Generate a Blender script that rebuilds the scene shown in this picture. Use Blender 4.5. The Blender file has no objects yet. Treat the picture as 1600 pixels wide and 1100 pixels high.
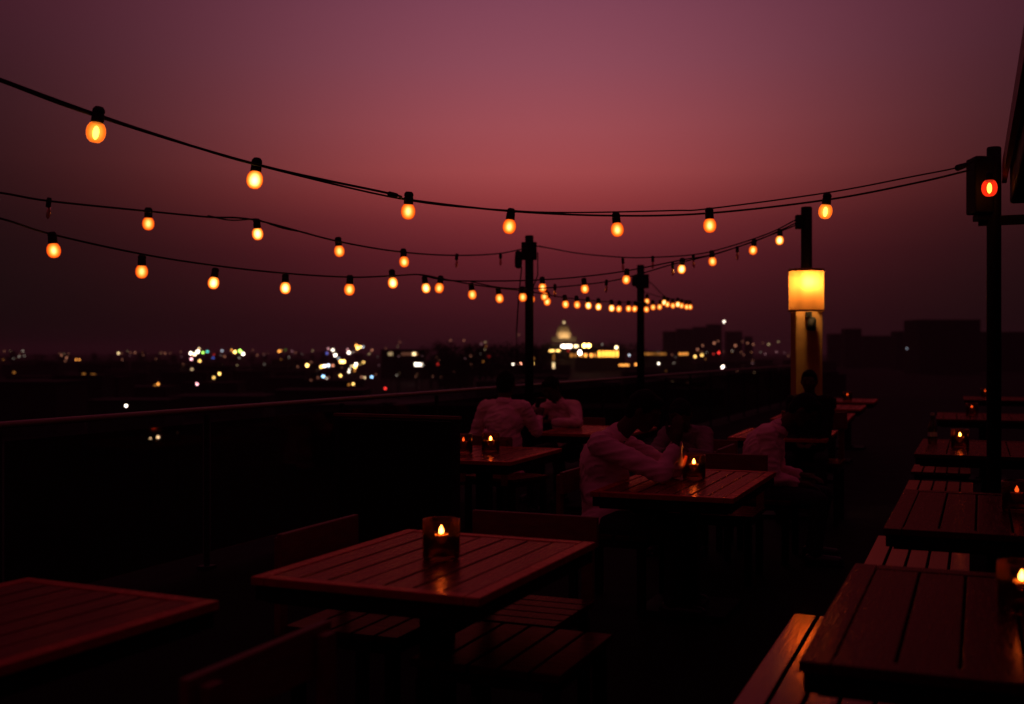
import bpy, math, random
from mathutils import Vector, Matrix, Euler
random.seed(7)
R = math.radians
S = bpy.context.scene
C = S.collection
F = 1750.0
# ------------------------------------------------------------------ camera
cam_d = bpy.data.cameras.new('camera'); cam = bpy.data.objects.new('camera', cam_d); C.objects.link(cam)
cam.location = (0, 0, 1.5); cam.rotation_euler = (R(90), 0, 0)
cam_d.sensor_width = 36; cam_d.lens = 36 * F / 1600
cam_d.clip_start = 0.05; cam_d.clip_end = 60000
cam_d.dof.use_dof = True; cam_d.dof.focus_distance = 6.3; cam_d.dof.aperture_fstop = 1.95
S.camera = cam
# ------------------------------------------------------------------ sky (afterglow low in the west, dusk purple above)
def lin(c):
    return tuple(((v/255)/12.92 if v/255 <= .04045 else ((v/255+.055)/1.055)**2.4) for v in c)
W = bpy.data.worlds.new('World'); S.world = W; W.use_nodes = True
nt = W.node_tree; nt.nodes.clear(); N = nt.nodes.new; L = nt.links.new
def mth(op, a, b=None, c=None):
    n = N('ShaderNodeMath'); n.operation = op
    for i, v in enumerate((a, b, c)):
        if v is None: continue
        if isinstance(v, (int, float)): n.inputs[i].default_value = v
        else: L(v, n.inputs[i])
    return n.outputs[0]
tc = N('ShaderNodeTexCoord'); sx = N('ShaderNodeSeparateXYZ'); L(tc.outputs['Generated'], sx.inputs[0])
X, Y, Z = sx.outputs
el = mth('ARCSINE', Z)
az = mth('ARCTAN2', X, Y)
def ramp(fac, stops, interp='EASE'):
    r = N('ShaderNodeValToRGB'); r.color_ramp.interpolation = interp
    e = r.color_ramp.elements
    while len(e) > 1: e.remove(e[-1])
    for i, (p, c) in enumerate(stops):
        s = e[0] if i == 0 else e.new(p)
        s.position = p; s.color = (*c, 1)
    L(fac, r.inputs[0]); return r.outputs[0]
eln = mth('DIVIDE', el, R(60)) 
def epos(y): return math.degrees(math.atan((550-y)/F))/60
cen = [(550, (46,14,20)), (500, (58,17,25)), (450, (75,23,31)), (400, (94,30,38)), (350, (119,43,48)), (310, (143,57,59)), (270, (158,70,72)), (200, (155,75,82)), (100, (139,73,87)), (0, (126,67,85))]
stops = [(epos(y), lin(c)) for y, c in cen] + [(.42, lin((108,50,68))), (.7, lin((90,31,52))), (1, lin((76,26,44)))]
glow = ramp(eln, stops, 'LINEAR')
amb = ramp(eln, [(0, lin((13,8,9))), (.1, lin((18,10,12))), (.2, lin((30,14,19))), (.35, lin((60,20,32))), (1, lin((78,24,43)))], 'LINEAR')
dz = mth('SUBTRACT', az, R(1.5))
# the glow is wider higher up
sig = mth('ADD', mth('MULTIPLY', mth('MAXIMUM', mth('SUBTRACT', el, R(8.6)), 0), .2), R(11.2))
q = mth('DIVIDE', dz, sig)
gau = mth('EXPONENT', mth('MULTIPLY', mth('MULTIPLY', q, q), -.5))
mix = N('ShaderNodeMix'); mix.data_type = 'RGBA'; L(gau, mix.inputs[0]); L(amb, mix.inputs[6]); L(glow, mix.inputs[7])
bg = N('ShaderNodeBackground'); L(mix.outputs[2], bg.inputs[0]); bg.inputs[1].default_value = 1.06
sky = N('ShaderNodeTexSky'); sky.sky_type = 'NISHITA'; sky.sun_disc = False; sky.sun_elevation = R(-4); sky.sun_rotation = R(1.5)
bg2 = N('ShaderNodeBackground'); L(sky.outputs[0], bg2.inputs[0]); bg2.inputs[1].default_value = 0.004
ad = N('ShaderNodeAddShader'); L(bg.outputs[0], ad.inputs[0]); L(bg2.outputs[0], ad.inputs[1])
out = N('ShaderNodeOutputWorld'); L(ad.outputs[0], out.inputs[0])
S.view_settings.view_transform = 'Standard'; S.view_settings.look = 'None'
S.view_settings.exposure = 0; S.view_settings.gamma = 1
S.cycles.use_denoising = True
S.cycles.max_bounces = 6; S.cycles.transparent_max_bounces = 16
S.cycles.sample_clamp_indirect = 4.0

# ------------------------------------------------------------------ helpers
def at(x, y, Z):
    return Vector(((x-800)/F*Z, Z, 1.5+(550-y)/F*Z))
def onz(x, y, z):
    Z = (1.5-z)*F/(y-550); return Vector(((x-800)/F*Z, Z, z))
U = Vector((.38, .925, 0)).normalized()      # along the terrace
V = Vector((U.y, -U.x, 0))                   # across it, towards the right
UA = math.atan2(U.y, U.x)

class MB:
    def __init__(s): s.v = []; s.f = []
    def box(s, c, size, rz=0, M=None):
        c = Vector(c); hx, hy, hz = [k/2 for k in size]
        n = len(s.v)
        m = M or Matrix.Rotation(rz, 3, 'Z')
        for dx in (-hx, hx):
            for dy in (-hy, hy):
                for dz in (-hz, hz):
                    s.v.append(tuple(c + m @ Vector((dx, dy, dz))))
        for f in ((0,1,3,2), (4,6,7,5), (0,4,5,1), (2,3,7,6), (0,2,6,4), (1,5,7,3)):
            s.f.append(tuple(n+i for i in f))
        return s
    def rings(s, rings, close=True):
        n0 = len(s.v); k = len(rings[0])
        for r in rings: s.v += [tuple(p) for p in r]
        for i in range(len(rings)-1):
            for j in range(k):
                a = n0+i*k+j; b = n0+i*k+(j+1) % k
                s.f.append((a, b, b+k, a+k))
        if close:
            s.f.append(tuple(n0+j for j in reversed(range(k))))
            s.f.append(tuple(n0+(len(rings)-1)*k+j for j in range(k)))
        return s
    def lathe(s, c, prof, seg=20, M=None, sy=1.0, close=True):
        c = Vector(c); m = M or Matrix.Identity(3)
        return s.rings([[c + m @ Vector((r*math.cos(2*math.pi*j/seg), sy*r*math.sin(2*math.pi*j/seg), z)) for j in range(seg)] for r, z in prof], close)
    def tube(s, pts, r, seg=8):
        pts = [Vector(p) for p in pts]; rr = []
        for i, p in enumerate(pts):
            t = (pts[min(i+1, len(pts)-1)] - pts[max(i-1, 0)]).normalized()
            a = t.cross(Vector((0, 0, 1)));
            if a.length < 1e-3: a = Vector((1, 0, 0))
            a.normalize(); b = t.cross(a)
            ri = r[i] if isinstance(r, (list, tuple)) else r
            rr.append([p + (a*math.cos(2*math.pi*j/seg) + b*math.sin(2*math.pi*j/seg))*ri for j in range(seg)])
        return s.rings(rr)
    def capsule(s, p, q, r1, r2, seg=14):
        p, q = Vector(p), Vector(q); d = (q-p); l = d.length; d = d.normalized() if l > 1e-5 else Vector((0, 0, 1))
        m = d.to_track_quat('Z', 'Y').to_matrix()
        prof = [(max(1e-4, r1*math.cos(a)), r1*math.sin(a)) for a in [R(-90+18*k) for k in range(5)]]
        prof += [(r1, 0), (r2, l)] + [(max(1e-4, r2*math.cos(R(18*k))), l+r2*math.sin(R(18*k))) for k in range(1, 6)]
        return s.lathe(p, prof, seg, m)
    def ball(s, c, rad, M=None, seg=16, n=10):
        m = (M or Matrix.Identity(3)) @ Matrix.Diagonal(Vector(rad if not isinstance(rad, (int, float)) else (rad,)*3))
        return s.lathe(c, [(max(1e-4, math.cos(a)), math.sin(a)) for a in [R(-90+180*k/n) for k in range(n+1)]], seg, m)
    def build(s, name, mat, parent=None, smooth=False, bevel=0, local=None):
        me = bpy.data.meshes.new(name)
        vs = s.v
        if local is not None: vs = [(v[0]-local[0], v[1]-local[1], v[2]-local[2]) for v in vs]
        me.from_pydata(vs, [], s.f); me.validate(); me.update()
        if smooth:
            for p in me.polygons: p.use_smooth = len(p.vertices) == 4
        if mat: me.materials.append(mat)
        o = bpy.data.objects.new(name, me); C.objects.link(o)
        if local is not None and parent is None: o.location = local
        if parent: o.parent = parent
        if bevel:
            b = o.modifiers.new('bevel', 'BEVEL'); b.width = bevel; b.segments = 2; b.limit_method = 'ANGLE'
        return o
def tag(o, label=None, cat=None, group=None, kind=None):
    if label: o['label'] = label
    if cat: o['category'] = cat
    if group: o['group'] = group
    if kind: o['kind'] = kind
    return o
def empty(name, loc, label, cat, rz=0, group=None):
    o = bpy.data.objects.new(name, None); C.objects.link(o); o.location = loc; o.rotation_euler = (0, 0, rz)
    o.empty_display_size = .1
    return tag(o, label, cat, group)
def copy_thing(root, loc, rz=None, label=None, scale=None):
    def cp(o, par):
        c = o.copy(); C.objects.link(c); c.parent = par
        for ch in o.children: cp(ch, c)
        return c
    kids = list(root.children)
    r = root.copy(); C.objects.link(r)
    for ch in kids: cp(ch, r)
    r.location = loc
    if rz is not None: r.rotation_euler = (0, 0, rz)
    if scale: r.scale = (scale,)*3
    if label: r['label'] = label
    return r
def catmull(pts, n=8):
    P = [Vector(p) for p in pts]; P = [P[0]*2-P[1]] + P + [P[-1]*2-P[-2]]
    o = []
    for i in range(1, len(P)-2):
        a, b, c, d = P[i-1:i+3]
        for k in range(n):
            t = k/n
            o.append(.5*((2*b)+(c-a)*t+(2*a-5*b+4*c-d)*t*t+(3*b-a-3*c+d)*t**3))
    o.append(P[-2]); return o

# ------------------------------------------------------------------ materials
def mat(name, col, rough=.6, spec=.5, metal=0, noise=None, bump=0, nscale=8, stretch=(1,1,1), coat=0):
    m = bpy.data.materials.new(name); m.use_nodes = True; t = m.node_tree; b = t.nodes['Principled BSDF']
    b.inputs['Base Color'].default_value = (*col, 1); b.inputs['Roughness'].default_value = rough
    b.inputs['Specular IOR Level'].default_value = spec; b.inputs['Metallic'].default_value = metal
    b.inputs['Coat Weight'].default_value = coat
    if noise:
        c = t.nodes.new('ShaderNodeTexCoord'); mp = t.nodes.new('ShaderNodeMapping'); mp.inputs['Scale'].default_value = stretch
        n = t.nodes.new('ShaderNodeTexNoise'); n.inputs['Scale'].default_value = nscale; n.inputs['Detail'].default_value = 6
        r = t.nodes.new('ShaderNodeValToRGB'); e = r.color_ramp.elements
        e[0].position = .3; e[0].color = (*noise, 1); e[1].position = .7; e[1].color = (*col, 1)
        t.links.new(c.outputs['Object'], mp.inputs[0]); t.links.new(mp.outputs[0], n.inputs[0])
        t.links.new(n.outputs[0], r.inputs[0]); t.links.new(r.outputs[0], b.inputs['Base Color'])
        mr = t.nodes.new('ShaderNodeMapRange'); mr.inputs[3].default_value = rough*.75; mr.inputs[4].default_value = min(1, rough*1.35)
        t.links.new(n.outputs[0], mr.inputs[0]); t.links.new(mr.outputs[0], b.inputs['Roughness'])
        if bump:
            bp = t.nodes.new('ShaderNodeBump'); bp.inputs['Strength'].default_value = bump; bp.inputs['Distance'].default_value = .003
            t.links.new(n.outputs[0], bp.inputs['Height']); t.links.new(bp.outputs[0], b.inputs['Normal'])
    return m
def emis(name, col, st, base=None):
    m = bpy.data.materials.new(name); m.use_nodes = True; b = m.node_tree.nodes['Principled BSDF']
    b.inputs['Base Color'].default_value = (*(base or (.02, .02, .02)), 1)
    b.inputs['Emission Color'].default_value = (*col, 1); b.inputs['Emission Strength'].default_value = st
    return m
def lacquer(name, col, col2, gfac=.5, rough=.22, stretch=(12, .9, 6), bump=.35):
    m = mat(name, col, .8, 0, noise=col2, bump=bump, nscale=7, stretch=stretch)
    t = m.node_tree; b = t.nodes['Principled BSDF']; o = [n_ for n_ in t.nodes if n_.type == 'OUTPUT_MATERIAL'][0]
    gl = t.nodes.new('ShaderNodeBsdfGlossy'); gl.inputs[0].default_value = (1, .42, .34, 1)
    fr = t.nodes.new('ShaderNodeFresnel'); fr.inputs[0].default_value = 1.45
    ml = t.nodes.new('ShaderNodeMath'); ml.operation = 'MULTIPLY'; ml.inputs[1].default_value = gfac
    mr = t.nodes.new('ShaderNodeMapRange'); mr.inputs[3].default_value = rough*.6; mr.inputs[4].default_value = rough*1.7
    nz = [n_ for n_ in t.nodes if n_.type == 'TEX_NOISE'][0]; bp = [n_ for n_ in t.nodes if n_.type == 'BUMP'][0]
    t.links.new(nz.outputs[0], mr.inputs[0]); t.links.new(mr.outputs[0], gl.inputs['Roughness']); t.links.new(bp.outputs[0], gl.inputs['Normal'])
    mx = t.nodes.new('ShaderNodeMixShader'); t.links.new(fr.outputs[0], ml.inputs[0]); t.links.new(ml.outputs[0], mx.inputs[0])
    t.links.new(b.outputs[0], mx.inputs[1]); t.links.new(gl.outputs[0], mx.inputs[2]); t.links.new(mx.outputs[0], o.inputs[0])
    return m
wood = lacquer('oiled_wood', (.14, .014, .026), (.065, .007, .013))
shadedtable = lacquer('shaded_table_wood', (.075, .011, .015), (.035, .006, .008), gfac=.36)  # table wood again, darkened: the dimmer right side is put into its colour
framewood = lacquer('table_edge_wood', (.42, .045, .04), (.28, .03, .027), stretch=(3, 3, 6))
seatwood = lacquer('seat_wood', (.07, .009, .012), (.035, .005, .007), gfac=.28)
benchwood = lacquer('bench_wood', (.09, .012, .015), (.045, .007, .009), gfac=1.0, rough=.11, bump=.12)
backwood = mat('chair_wood', (.2, .026, .026), .6, .25, noise=(.13, .018, .018), nscale=7, stretch=(2, 9, 9))
dark = mat('black_steel', (.010, .010, .010), .6, .2, noise=(.02, .018, .017), nscale=20)
darkw = mat('dark_painted_wood', (.011, .008, .008), .7, .12, noise=(.007, .006, .006), nscale=9)
rubber = mat('black_rubber', (.01, .009, .009), .7, .3)
deckm = mat('deck', (.009, .006, .006), .9, .05, noise=(.006, .004, .004), nscale=3, stretch=(1, 1, 1), bump=.2)
railm = mat('rail_metal', (.22, .12, .11), .38, .5, metal=.3, noise=(.16, .08, .07), nscale=5)
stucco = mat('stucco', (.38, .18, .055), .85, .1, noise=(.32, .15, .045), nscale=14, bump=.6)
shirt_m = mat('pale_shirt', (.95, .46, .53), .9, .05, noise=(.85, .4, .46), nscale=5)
trous = mat('dark_trousers', (.03, .025, .03), .85, .15, noise=(.02, .017, .02), nscale=12)
skinm = mat('skin', (.085, .034, .022), .65, .15, noise=(.065, .026, .017), nscale=14)
hairm = mat('black_hair', (.006, .004, .004), .85, .1, noise=(.014, .01, .01), nscale=60)
shoem = mat('shoes', (.01, .01, .01), .4, .4)
wax = mat('candle_wax', (.55, .26, .12), .5, .4, noise=(.45, .2, .09), nscale=20)
cityw = mat('city_wall', (.045, .038, .036), .9, .1, noise=(.03, .026, .025), nscale=.3)
groundm = mat('city_ground_surface', (.02, .018, .017), .95, .02, noise=(.012, .011, .01), nscale=.02)
leafm = mat('leaves', (.03, .04, .02), .9, .1, noise=(.018, .024, .012), nscale=.4)
stone = mat('pale_stone', (.5, .44, .34), .8, .2, noise=(.4, .34, .26), nscale=.5)
def glassy(name, tint, fac, rough=.04):
    m = bpy.data.materials.new(name); m.use_nodes = True; t = m.node_tree; t.nodes.clear()
    o = t.nodes.new('ShaderNodeOutputMaterial'); mx = t.nodes.new('ShaderNodeMixShader')
    tr = t.nodes.new('ShaderNodeBsdfTransparent'); tr.inputs[0].default_value = (*tint, 1)
    gl = t.nodes.new('ShaderNodeBsdfGlossy'); gl.inputs['Roughness'].default_value = rough; gl.inputs[0].default_value = (1, .62, .42, 1)
    fr = t.nodes.new('ShaderNodeFresnel'); fr.inputs[0].default_value = 1.45
    ml = t.nodes.new('ShaderNodeMath'); ml.operation = 'MULTIPLY_ADD'; ml.inputs[1].default_value = fac; ml.inputs[2].default_value = .01
    t.links.new(fr.outputs[0], ml.inputs[0]); t.links.new(ml.outputs[0], mx.inputs[0])
    t.links.new(tr.outputs[0], mx.inputs[1]); t.links.new(gl.outputs[0], mx.inputs[2]); t.links.new(mx.outputs[0], o.inputs[0])
    return m
glass = glassy('candle_glass', (.8, .62, .54), 1.2, .16)
railglass = glassy('railing_glass', (.5, .46, .47), .12)
deadglass = glassy('unlit_bulb_glass', (.72, .45, .42), 1.0)
def bulb_mat(name, stops, tr=0.0):
    m = bpy.data.materials.new(name); m.use_nodes = True; t = m.node_tree; t.nodes.clear()
    o = t.nodes.new('ShaderNodeOutputMaterial'); e = t.nodes.new('ShaderNodeEmission')
    lw = t.nodes.new('ShaderNodeLayerWeight'); lw.inputs[0].default_value = .5
    r = t.nodes.new('ShaderNodeValToRGB'); r2 = t.nodes.new('ShaderNodeValToRGB')
    for rr, idx in ((r, 1), (r2, 2)):
        el_ = rr.color_ramp.elements
        while len(el_) > 1: el_.remove(el_[-1])
        for i, s_ in enumerate(stops):
            q_ = el_[0] if i == 0 else el_.new(s_[0])
            q_.position = s_[0]; q_.color = (*s_[1], 1) if idx == 1 else ((s_[2]/10,)*3 + (1,))
        t.links.new(lw.outputs['Facing'], rr.inputs[0])
    ml = t.nodes.new('ShaderNodeMath'); ml.operation = 'MULTIPLY'; ml.inputs[1].default_value = 10
    t.links.new(r2.outputs[0], ml.inputs[0]); t.links.new(r.outputs[0], e.inputs[0]); t.links.new(ml.outputs[0], e.inputs[1])
    if tr:
        ts = t.nodes.new('ShaderNodeBsdfTransparent'); ts.inputs[0].default_value = (1, .6, .25, 1)
        a = t.nodes.new('ShaderNodeAddShader'); t.links.new(e.outputs[0], a.inputs[0]); t.links.new(ts.outputs[0], a.inputs[1])
        t.links.new(a.outputs[0], o.inputs[0])
    else: t.links.new(e.outputs[0], o.inputs[0])
    return m
hot = bulb_mat('hot_bulb_glass', [(0, (1, .6, .19), 2.7), (.06, (1, .47, .09), 1.9), (.17, (1, .3, .028), 1.4), (.36, (1, .16, .01), 1.15), (.7, (1, .07, .004), .9), (1, (.9, .03, .002), .5)])
warm = bulb_mat('warm_bulb_glass', [(0, (1, .5, .09), 1.0), (.12, (1, .36, .04), .8), (.35, (1, .24, .02), .6), (.7, (1, .16, .01), .55), (.88, (1, .2, .03), .8), (1, (1, .3, .06), 1.2)], tr=1)
redb = bulb_mat('red_bulb_glass', [(0, (1, .04, .01), .45), (.7, (1, .03, .008), .6), (1, (1, .05, .02), .8)], tr=1)
filam = emis('glowing_filament', (1, .55, .12), 7)
flame_m = emis('flame', (1, .42, .06), 48)
flame_r = emis('low_flame', (1, .13, .02), 3)

# ------------------------------------------------------------------ terrace, ground, building below
GZ = -15.0
g = MB()
n = 11900
g.v = [(-n, -n, GZ), (n, -n, GZ), (n, n, GZ), (-n, n, GZ)]; g.f = [(0, 1, 2, 3)]
tag(g.build('city_ground', groundm), kind='structure')
RL = Vector((-2.8, 6.1, 0))               # a point under the rail line
def rail(s): return RL + U*s
fl = MB()
a, b = rail(-14), rail(34)
outl = [a - V*.12, b - V*.12, b + V*14, a + V*14]
k = len(fl.v)
for p in outl: fl.v.append((p.x, p.y, 0))
for p in outl: fl.v.append((p.x, p.y, -.35))
fl.f += [(0, 3, 2, 1)[::-1], (4, 5, 6, 7)[::-1]] + [(i, (i+1) % 4, (i+1) % 4+4, i+4) for i in range(4)]
tag(fl.build('terrace_floor', deckm), kind='structure')
bd = MB()
for p in outl: q = p; bd.v.append((q.x, q.y, -.36))
for p in outl: bd.v.append((p.x, p.y, GZ))
bd.f += [(i, (i+1) % 4, (i+1) % 4+4, i+4) for i in range(4)]
o = bd.build('host_building', cityw); tag(o, 'dark building that carries the rooftop terrace', 'building')

# ------------------------------------------------------------------ glass railing with metal top rail
rr = empty('terrace_railing', RL, 'long glass railing with reddish metal top rail along the terrace edge', 'railing', UA)
m = MB()
m.tube([(s, 0, 1.1) for s in (-13.5, 0, 15, 33)], .021, 10)
m.build('top_rail', railm, rr, smooth=True)
for i in range(-8, 19):
    s = i*1.8
    m = MB(); m.box((s, 0, .535), (.025, .03, 1.07)); m.box((s, 0, .01), (.1, .09, .02)); m.build('post', dark, rr)
    if i < 18:
        m = MB(); m.box((s+.9, 0, .56), (1.70, .012, .9)); m.build('glass_panel', railglass, rr)

# ------------------------------------------------------------------ furniture
def table(name, corner, w, l, nplank, rz, label, group='slatted wooden tables on the terrace', top=.75, edge=None):
    """corner = near left corner on the ground, w across (local x), l along (local y)"""
    rt = empty(name, (corner.x, corner.y, 0), label, 'table', rz-math.pi/2, group)
    t = .028; bw = .052 if edge is None else .075
    m = MB()
    m.box((bw/2, l/2, top-t/2), (bw, l, t)); m.box((w-bw/2, l/2, top-t/2), (bw, l, t))
    m.box((w/2, bw/2, top-t/2), (w-2*bw-.004, bw, t)); m.box((w/2, l-bw/2, top-t/2), (w-2*bw-.004, bw, t))
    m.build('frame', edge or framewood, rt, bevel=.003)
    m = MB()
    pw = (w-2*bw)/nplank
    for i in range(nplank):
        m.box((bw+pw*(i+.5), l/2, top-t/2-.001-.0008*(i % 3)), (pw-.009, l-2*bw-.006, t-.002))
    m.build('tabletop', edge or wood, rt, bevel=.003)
    m = MB()
    for (cx, cy, sx_, sy_) in ((w/2, .025, w-.02, .022), (w/2, l-.025, w-.02, .022), (.025, l/2, .022, l-.08), (w-.025, l/2, .022, l-.08)):
        m.box((cx, cy, top-t-.026), (sx_, sy_, .05))
    m.box((w/2, l/2, top-t-.058), (w-.08, l-.08, .012))
    m.build('apron', darkw, rt)
    m = MB(); m.box((w/2, l/2, (top-.09)/2+.02), (.1, .1, top-.11)); m.build('pedestal', dark, rt, bevel=.006)
    m = MB(); m.box((w/2, l/2, .018), (.5, .5, .03)); m.box((w/2, l/2, .04), (.18, .18, .02)); m.build('base', darkw, rt, bevel=.006)
    return rt
def fit_table(name, near_right, far_right, w, npl, label, **k):
    """table whose right long edge runs between two points"""
    d = far_right-near_right; l = d.length; rz = math.atan2(d.y, d.x); d.normalize(); vv = Vector((d.y, -d.x, 0))
    return table(name, near_right-vv*w, w, l, npl, rz, label, **k)
def g2(x, z): return Vector((x, z, 0))
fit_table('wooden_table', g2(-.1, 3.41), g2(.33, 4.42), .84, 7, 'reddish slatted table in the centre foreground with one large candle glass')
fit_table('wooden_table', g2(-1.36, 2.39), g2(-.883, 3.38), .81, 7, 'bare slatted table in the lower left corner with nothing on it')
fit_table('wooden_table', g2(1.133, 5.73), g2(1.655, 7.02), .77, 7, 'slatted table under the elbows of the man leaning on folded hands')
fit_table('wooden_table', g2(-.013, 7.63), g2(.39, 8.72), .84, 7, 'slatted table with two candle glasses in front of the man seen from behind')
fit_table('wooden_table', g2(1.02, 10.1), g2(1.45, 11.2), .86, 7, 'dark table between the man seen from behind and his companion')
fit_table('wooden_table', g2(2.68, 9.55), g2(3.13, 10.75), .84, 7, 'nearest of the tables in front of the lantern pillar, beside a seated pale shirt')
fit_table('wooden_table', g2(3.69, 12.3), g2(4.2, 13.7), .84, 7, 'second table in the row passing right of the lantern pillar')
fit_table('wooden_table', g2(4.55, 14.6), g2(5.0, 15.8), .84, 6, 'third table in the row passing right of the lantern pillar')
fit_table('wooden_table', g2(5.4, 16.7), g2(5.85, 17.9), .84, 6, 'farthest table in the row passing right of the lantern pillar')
def left_table(near_left, far_left, w, npl, label):
    d = far_left-near_left; return table('wooden_table', near_left, w, d.length, npl, math.atan2(d.y, d.x), label, edge=shadedtable)
left_table(g2(.695, 2.72), g2(1.22, 3.98), 1.02, 6, 'large dim slatted table in the lower right corner, candle at the frame edge')
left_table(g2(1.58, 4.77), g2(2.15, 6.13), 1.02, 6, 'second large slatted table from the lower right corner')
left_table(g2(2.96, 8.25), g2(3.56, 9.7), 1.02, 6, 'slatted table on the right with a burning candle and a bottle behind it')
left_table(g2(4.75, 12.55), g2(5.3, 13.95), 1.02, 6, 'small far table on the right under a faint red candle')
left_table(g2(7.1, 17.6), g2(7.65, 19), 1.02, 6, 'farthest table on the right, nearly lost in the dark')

def make_seat(back, w=.56, dpt=.5, npl=5, name='wooden_chair', label='', group=''):
    """origin under seat centre, front towards +y local, planks across x->run along x for chairs"""
    rt = empty(name, (0, 0, 0), label, 'chair' if back else 'stool', 0, group)
    m = MB(); pw = dpt/npl
    for i in range(npl):
        m.box((0, -dpt/2+pw*(i+.5), .435), (w, pw-.012, .028))
    m.build('seat', seatwood, rt, bevel=.003)
    m = MB()
    for sx_ in (-1, 1): m.box((sx_*(w/2-.04), 0, .398), (.035, dpt-.05, .042))
    for sy_ in (-1, 1): m.box((0, sy_*(dpt/2-.04), .398), (w-.13, .03, .042))
    m.build('seat_frame', dark, rt)
    for sx_ in (-1, 1):
        for sy_ in (-1, 1):
            m = MB(); m.box((sx_*(w/2-.035), sy_*(dpt/2-.045), .19), (.045, .045, .38)); m.build('leg', darkw, rt, bevel=.003)
    if back:
        for sx_ in (-1, 1):
            m = MB(); m.box((sx_*(w/2-.045), -dpt/2-.042, .59), (.05, .03, .38)); m.build('back_post', backwood, rt, bevel=.003)
        m = MB(); m.box((0, -dpt/2-.012, .735), (w+.02, .026, .13)); m.build('backrest', backwood, rt, bevel=.004)
    return rt
GC = 'low wooden chairs pushed up to the tables'
chair0 = make_seat(True, label='', group=GC)
used = [False]
def chair(pos, fwd, label, first=[True]):
    rz = math.atan2(fwd.y, fwd.x)-math.pi/2
    if first[0]:
        first[0] = False; o = chair0; o.location = (pos.x, pos.y, 0); o.rotation_euler = (0, 0, rz); o['label'] = label
    else: o = copy_thing(chair0, (pos.x, pos.y, 0), rz, label)
    return o
chair(g2(-.79, 4.57)+V*.27, V, 'low chair on the left of the central candle table, its back towards the railing')
chair(g2(.10, 4.87)-U*.27, -U, 'low chair at the far side of the central candle table')
chair(g2(-.585, 2.66)-V*.27, -V, 'chair at the bottom edge of the photo facing the empty lower left table')
chair(g2(.40, 6.78)+V*.26, V, 'chair carrying the man who leans on the table')
chair(g2(1.47, 7.72)-U*.27, -U, 'low chair at the far side of the table where the man leans')
chair(g2(-.35, 9.45)+U*.22+V*.23, (U*.92+V*.3).normalized(), 'chair of the man seen from behind')
chair(g2(.62, 11.75), -U, 'chair of the companion facing the camera')
chair(g2(1.83, 8.2), V, 'chair carrying the slumped figure in the pale shirt beside the far tables')
chair(g2(1.42, 8.75), -U, 'chair of the hunched figure behind the candle on the middle table')
chair(g2(2.65, 9.95), -U, 'chair of the dark figure at the foot of the lantern pillar').scale = (1.0, 1.0, 1.2)
GS = 'backless plank stools and benches'
st0 = make_seat(False, .58, .56, 5, 'plank_stool', 'plank stool tucked under the near right corner of the central table', GS)
st0.location = (g2(.27, 3.9)-V*.28).to_tuple(); st0.rotation_euler = (0, 0, UA)
#copy_thing(st0, g2(1.68, 6.5)-V*.1, UA, 'plank stool on the right of the table where the man leans')
def bench(left_near, length, w, label):
    rt = empty('plank_bench', (left_near.x, left_near.y, 0), label, 'bench', UA-math.pi/2, GS)
    m = MB(); npl = 5; pw = w/npl
    for i in range(npl): m.box((pw*(i+.5), length/2, .436), (pw-.012, length, .028))
    m.build('seat', benchwood, rt, bevel=.003)
    m = MB()
    for y_ in (.12, length-.12): m.box((w/2, y_, .4), (w-.06, .05, .04))
    for x_ in (.05, w-.05): m.box((x_, length/2, .4), (.03, length-.3, .04))
    m.build('seat_frame', dark, rt)
    for x_ in (.05, w-.05):
        for y_ in (.06, length-.06):
            m = MB(); m.box((x_, y_, .19), (.05, .05, .38)); m.build('leg', darkw, rt)
bench(g2(.47, 2.9), 1.73, .5, 'plank bench under the lower right table catching the orange lantern reflection')
bench(g2(1.55, 5.1), 1.42, .5, 'plank bench showing between the two large tables on the right')
bench(g2(2.72, 7.9), 1.4, .5, 'plank bench behind the second large table on the right')
bench(g2(3.5, 9.85), .75, .5, 'short plank bench showing under the far right candle table')

# partition screen between the central table and the table with two candles
pa, pb = g2(-1.15, 7.35), g2(-.335, 6.98)
pd = (pb-pa); pl = pd.length
ps = empty('partition_screen', (pa.x, pa.y, 0), 'chest high dark wooden screen standing left of the two small candles', 'screen', math.atan2(pd.y, pd.x))
m = MB()
m.box((pl/2, 0, .57), (pl-.06, .02, .99))
m.box((pl/2, -.014, .57), (pl-.3, .008, .8))
m.build('panel', darkw, ps)
for x_ in (.02, pl-.02):
    m = MB(); m.box((x_, 0, .54), (.04, .05, 1.08)); m.build('post', dark, ps)
m = MB(); m.box((pl/2, 0, 1.09), (pl+.03, .035, .018)); m.build('cap_rail', backwood, ps)

# ------------------------------------------------------------------ candle glasses
def flame_mb(z, s=1.0):
    return MB().lathe((0, 0, z), [(.0005, 0), (.007*s, .003*s), (.0095*s, .009*s), (.0075*s, .017*s), (.0035*s, .025*s), (.0004, .032*s)], 12)
def make_candle(fm, label):
    rt = empty('candle_glass', (0, 0, 0), label, 'candle holder', 0, 'candle glasses on the tables')
    r, h = .068, .142
    m = MB(); m.lathe((0, 0, 0), [(.05, .0005), (r-.004, .0005), (r, .006), (r, h-.003), (r-.002, h), (r-.0045, h-.003), (r-.0045, .016), (.03, .013), (.001, .012)], 36, close=False)
    m.build('glass', glass, rt, smooth=True)
    m = MB(); m.lathe((0, 0, 0), [(.001, .013), (.037, .014), (.038, .018), (.038, .082), (.036, .087), (.031, .086), (.02, .081), (.001, .08)], 28)
    c = m.build('candle', wax, rt, smooth=True)
    flame_mb(.088).build('flame', fm, c, smooth=True)
    m = MB(); m.tube([(0, 0, .08), (.001, 0, .094)], .0013, 6); m.build('wick', rubber, c)
    return rt
cg = make_candle(flame_m, '')
cr = make_candle(flame_r, '')
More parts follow.
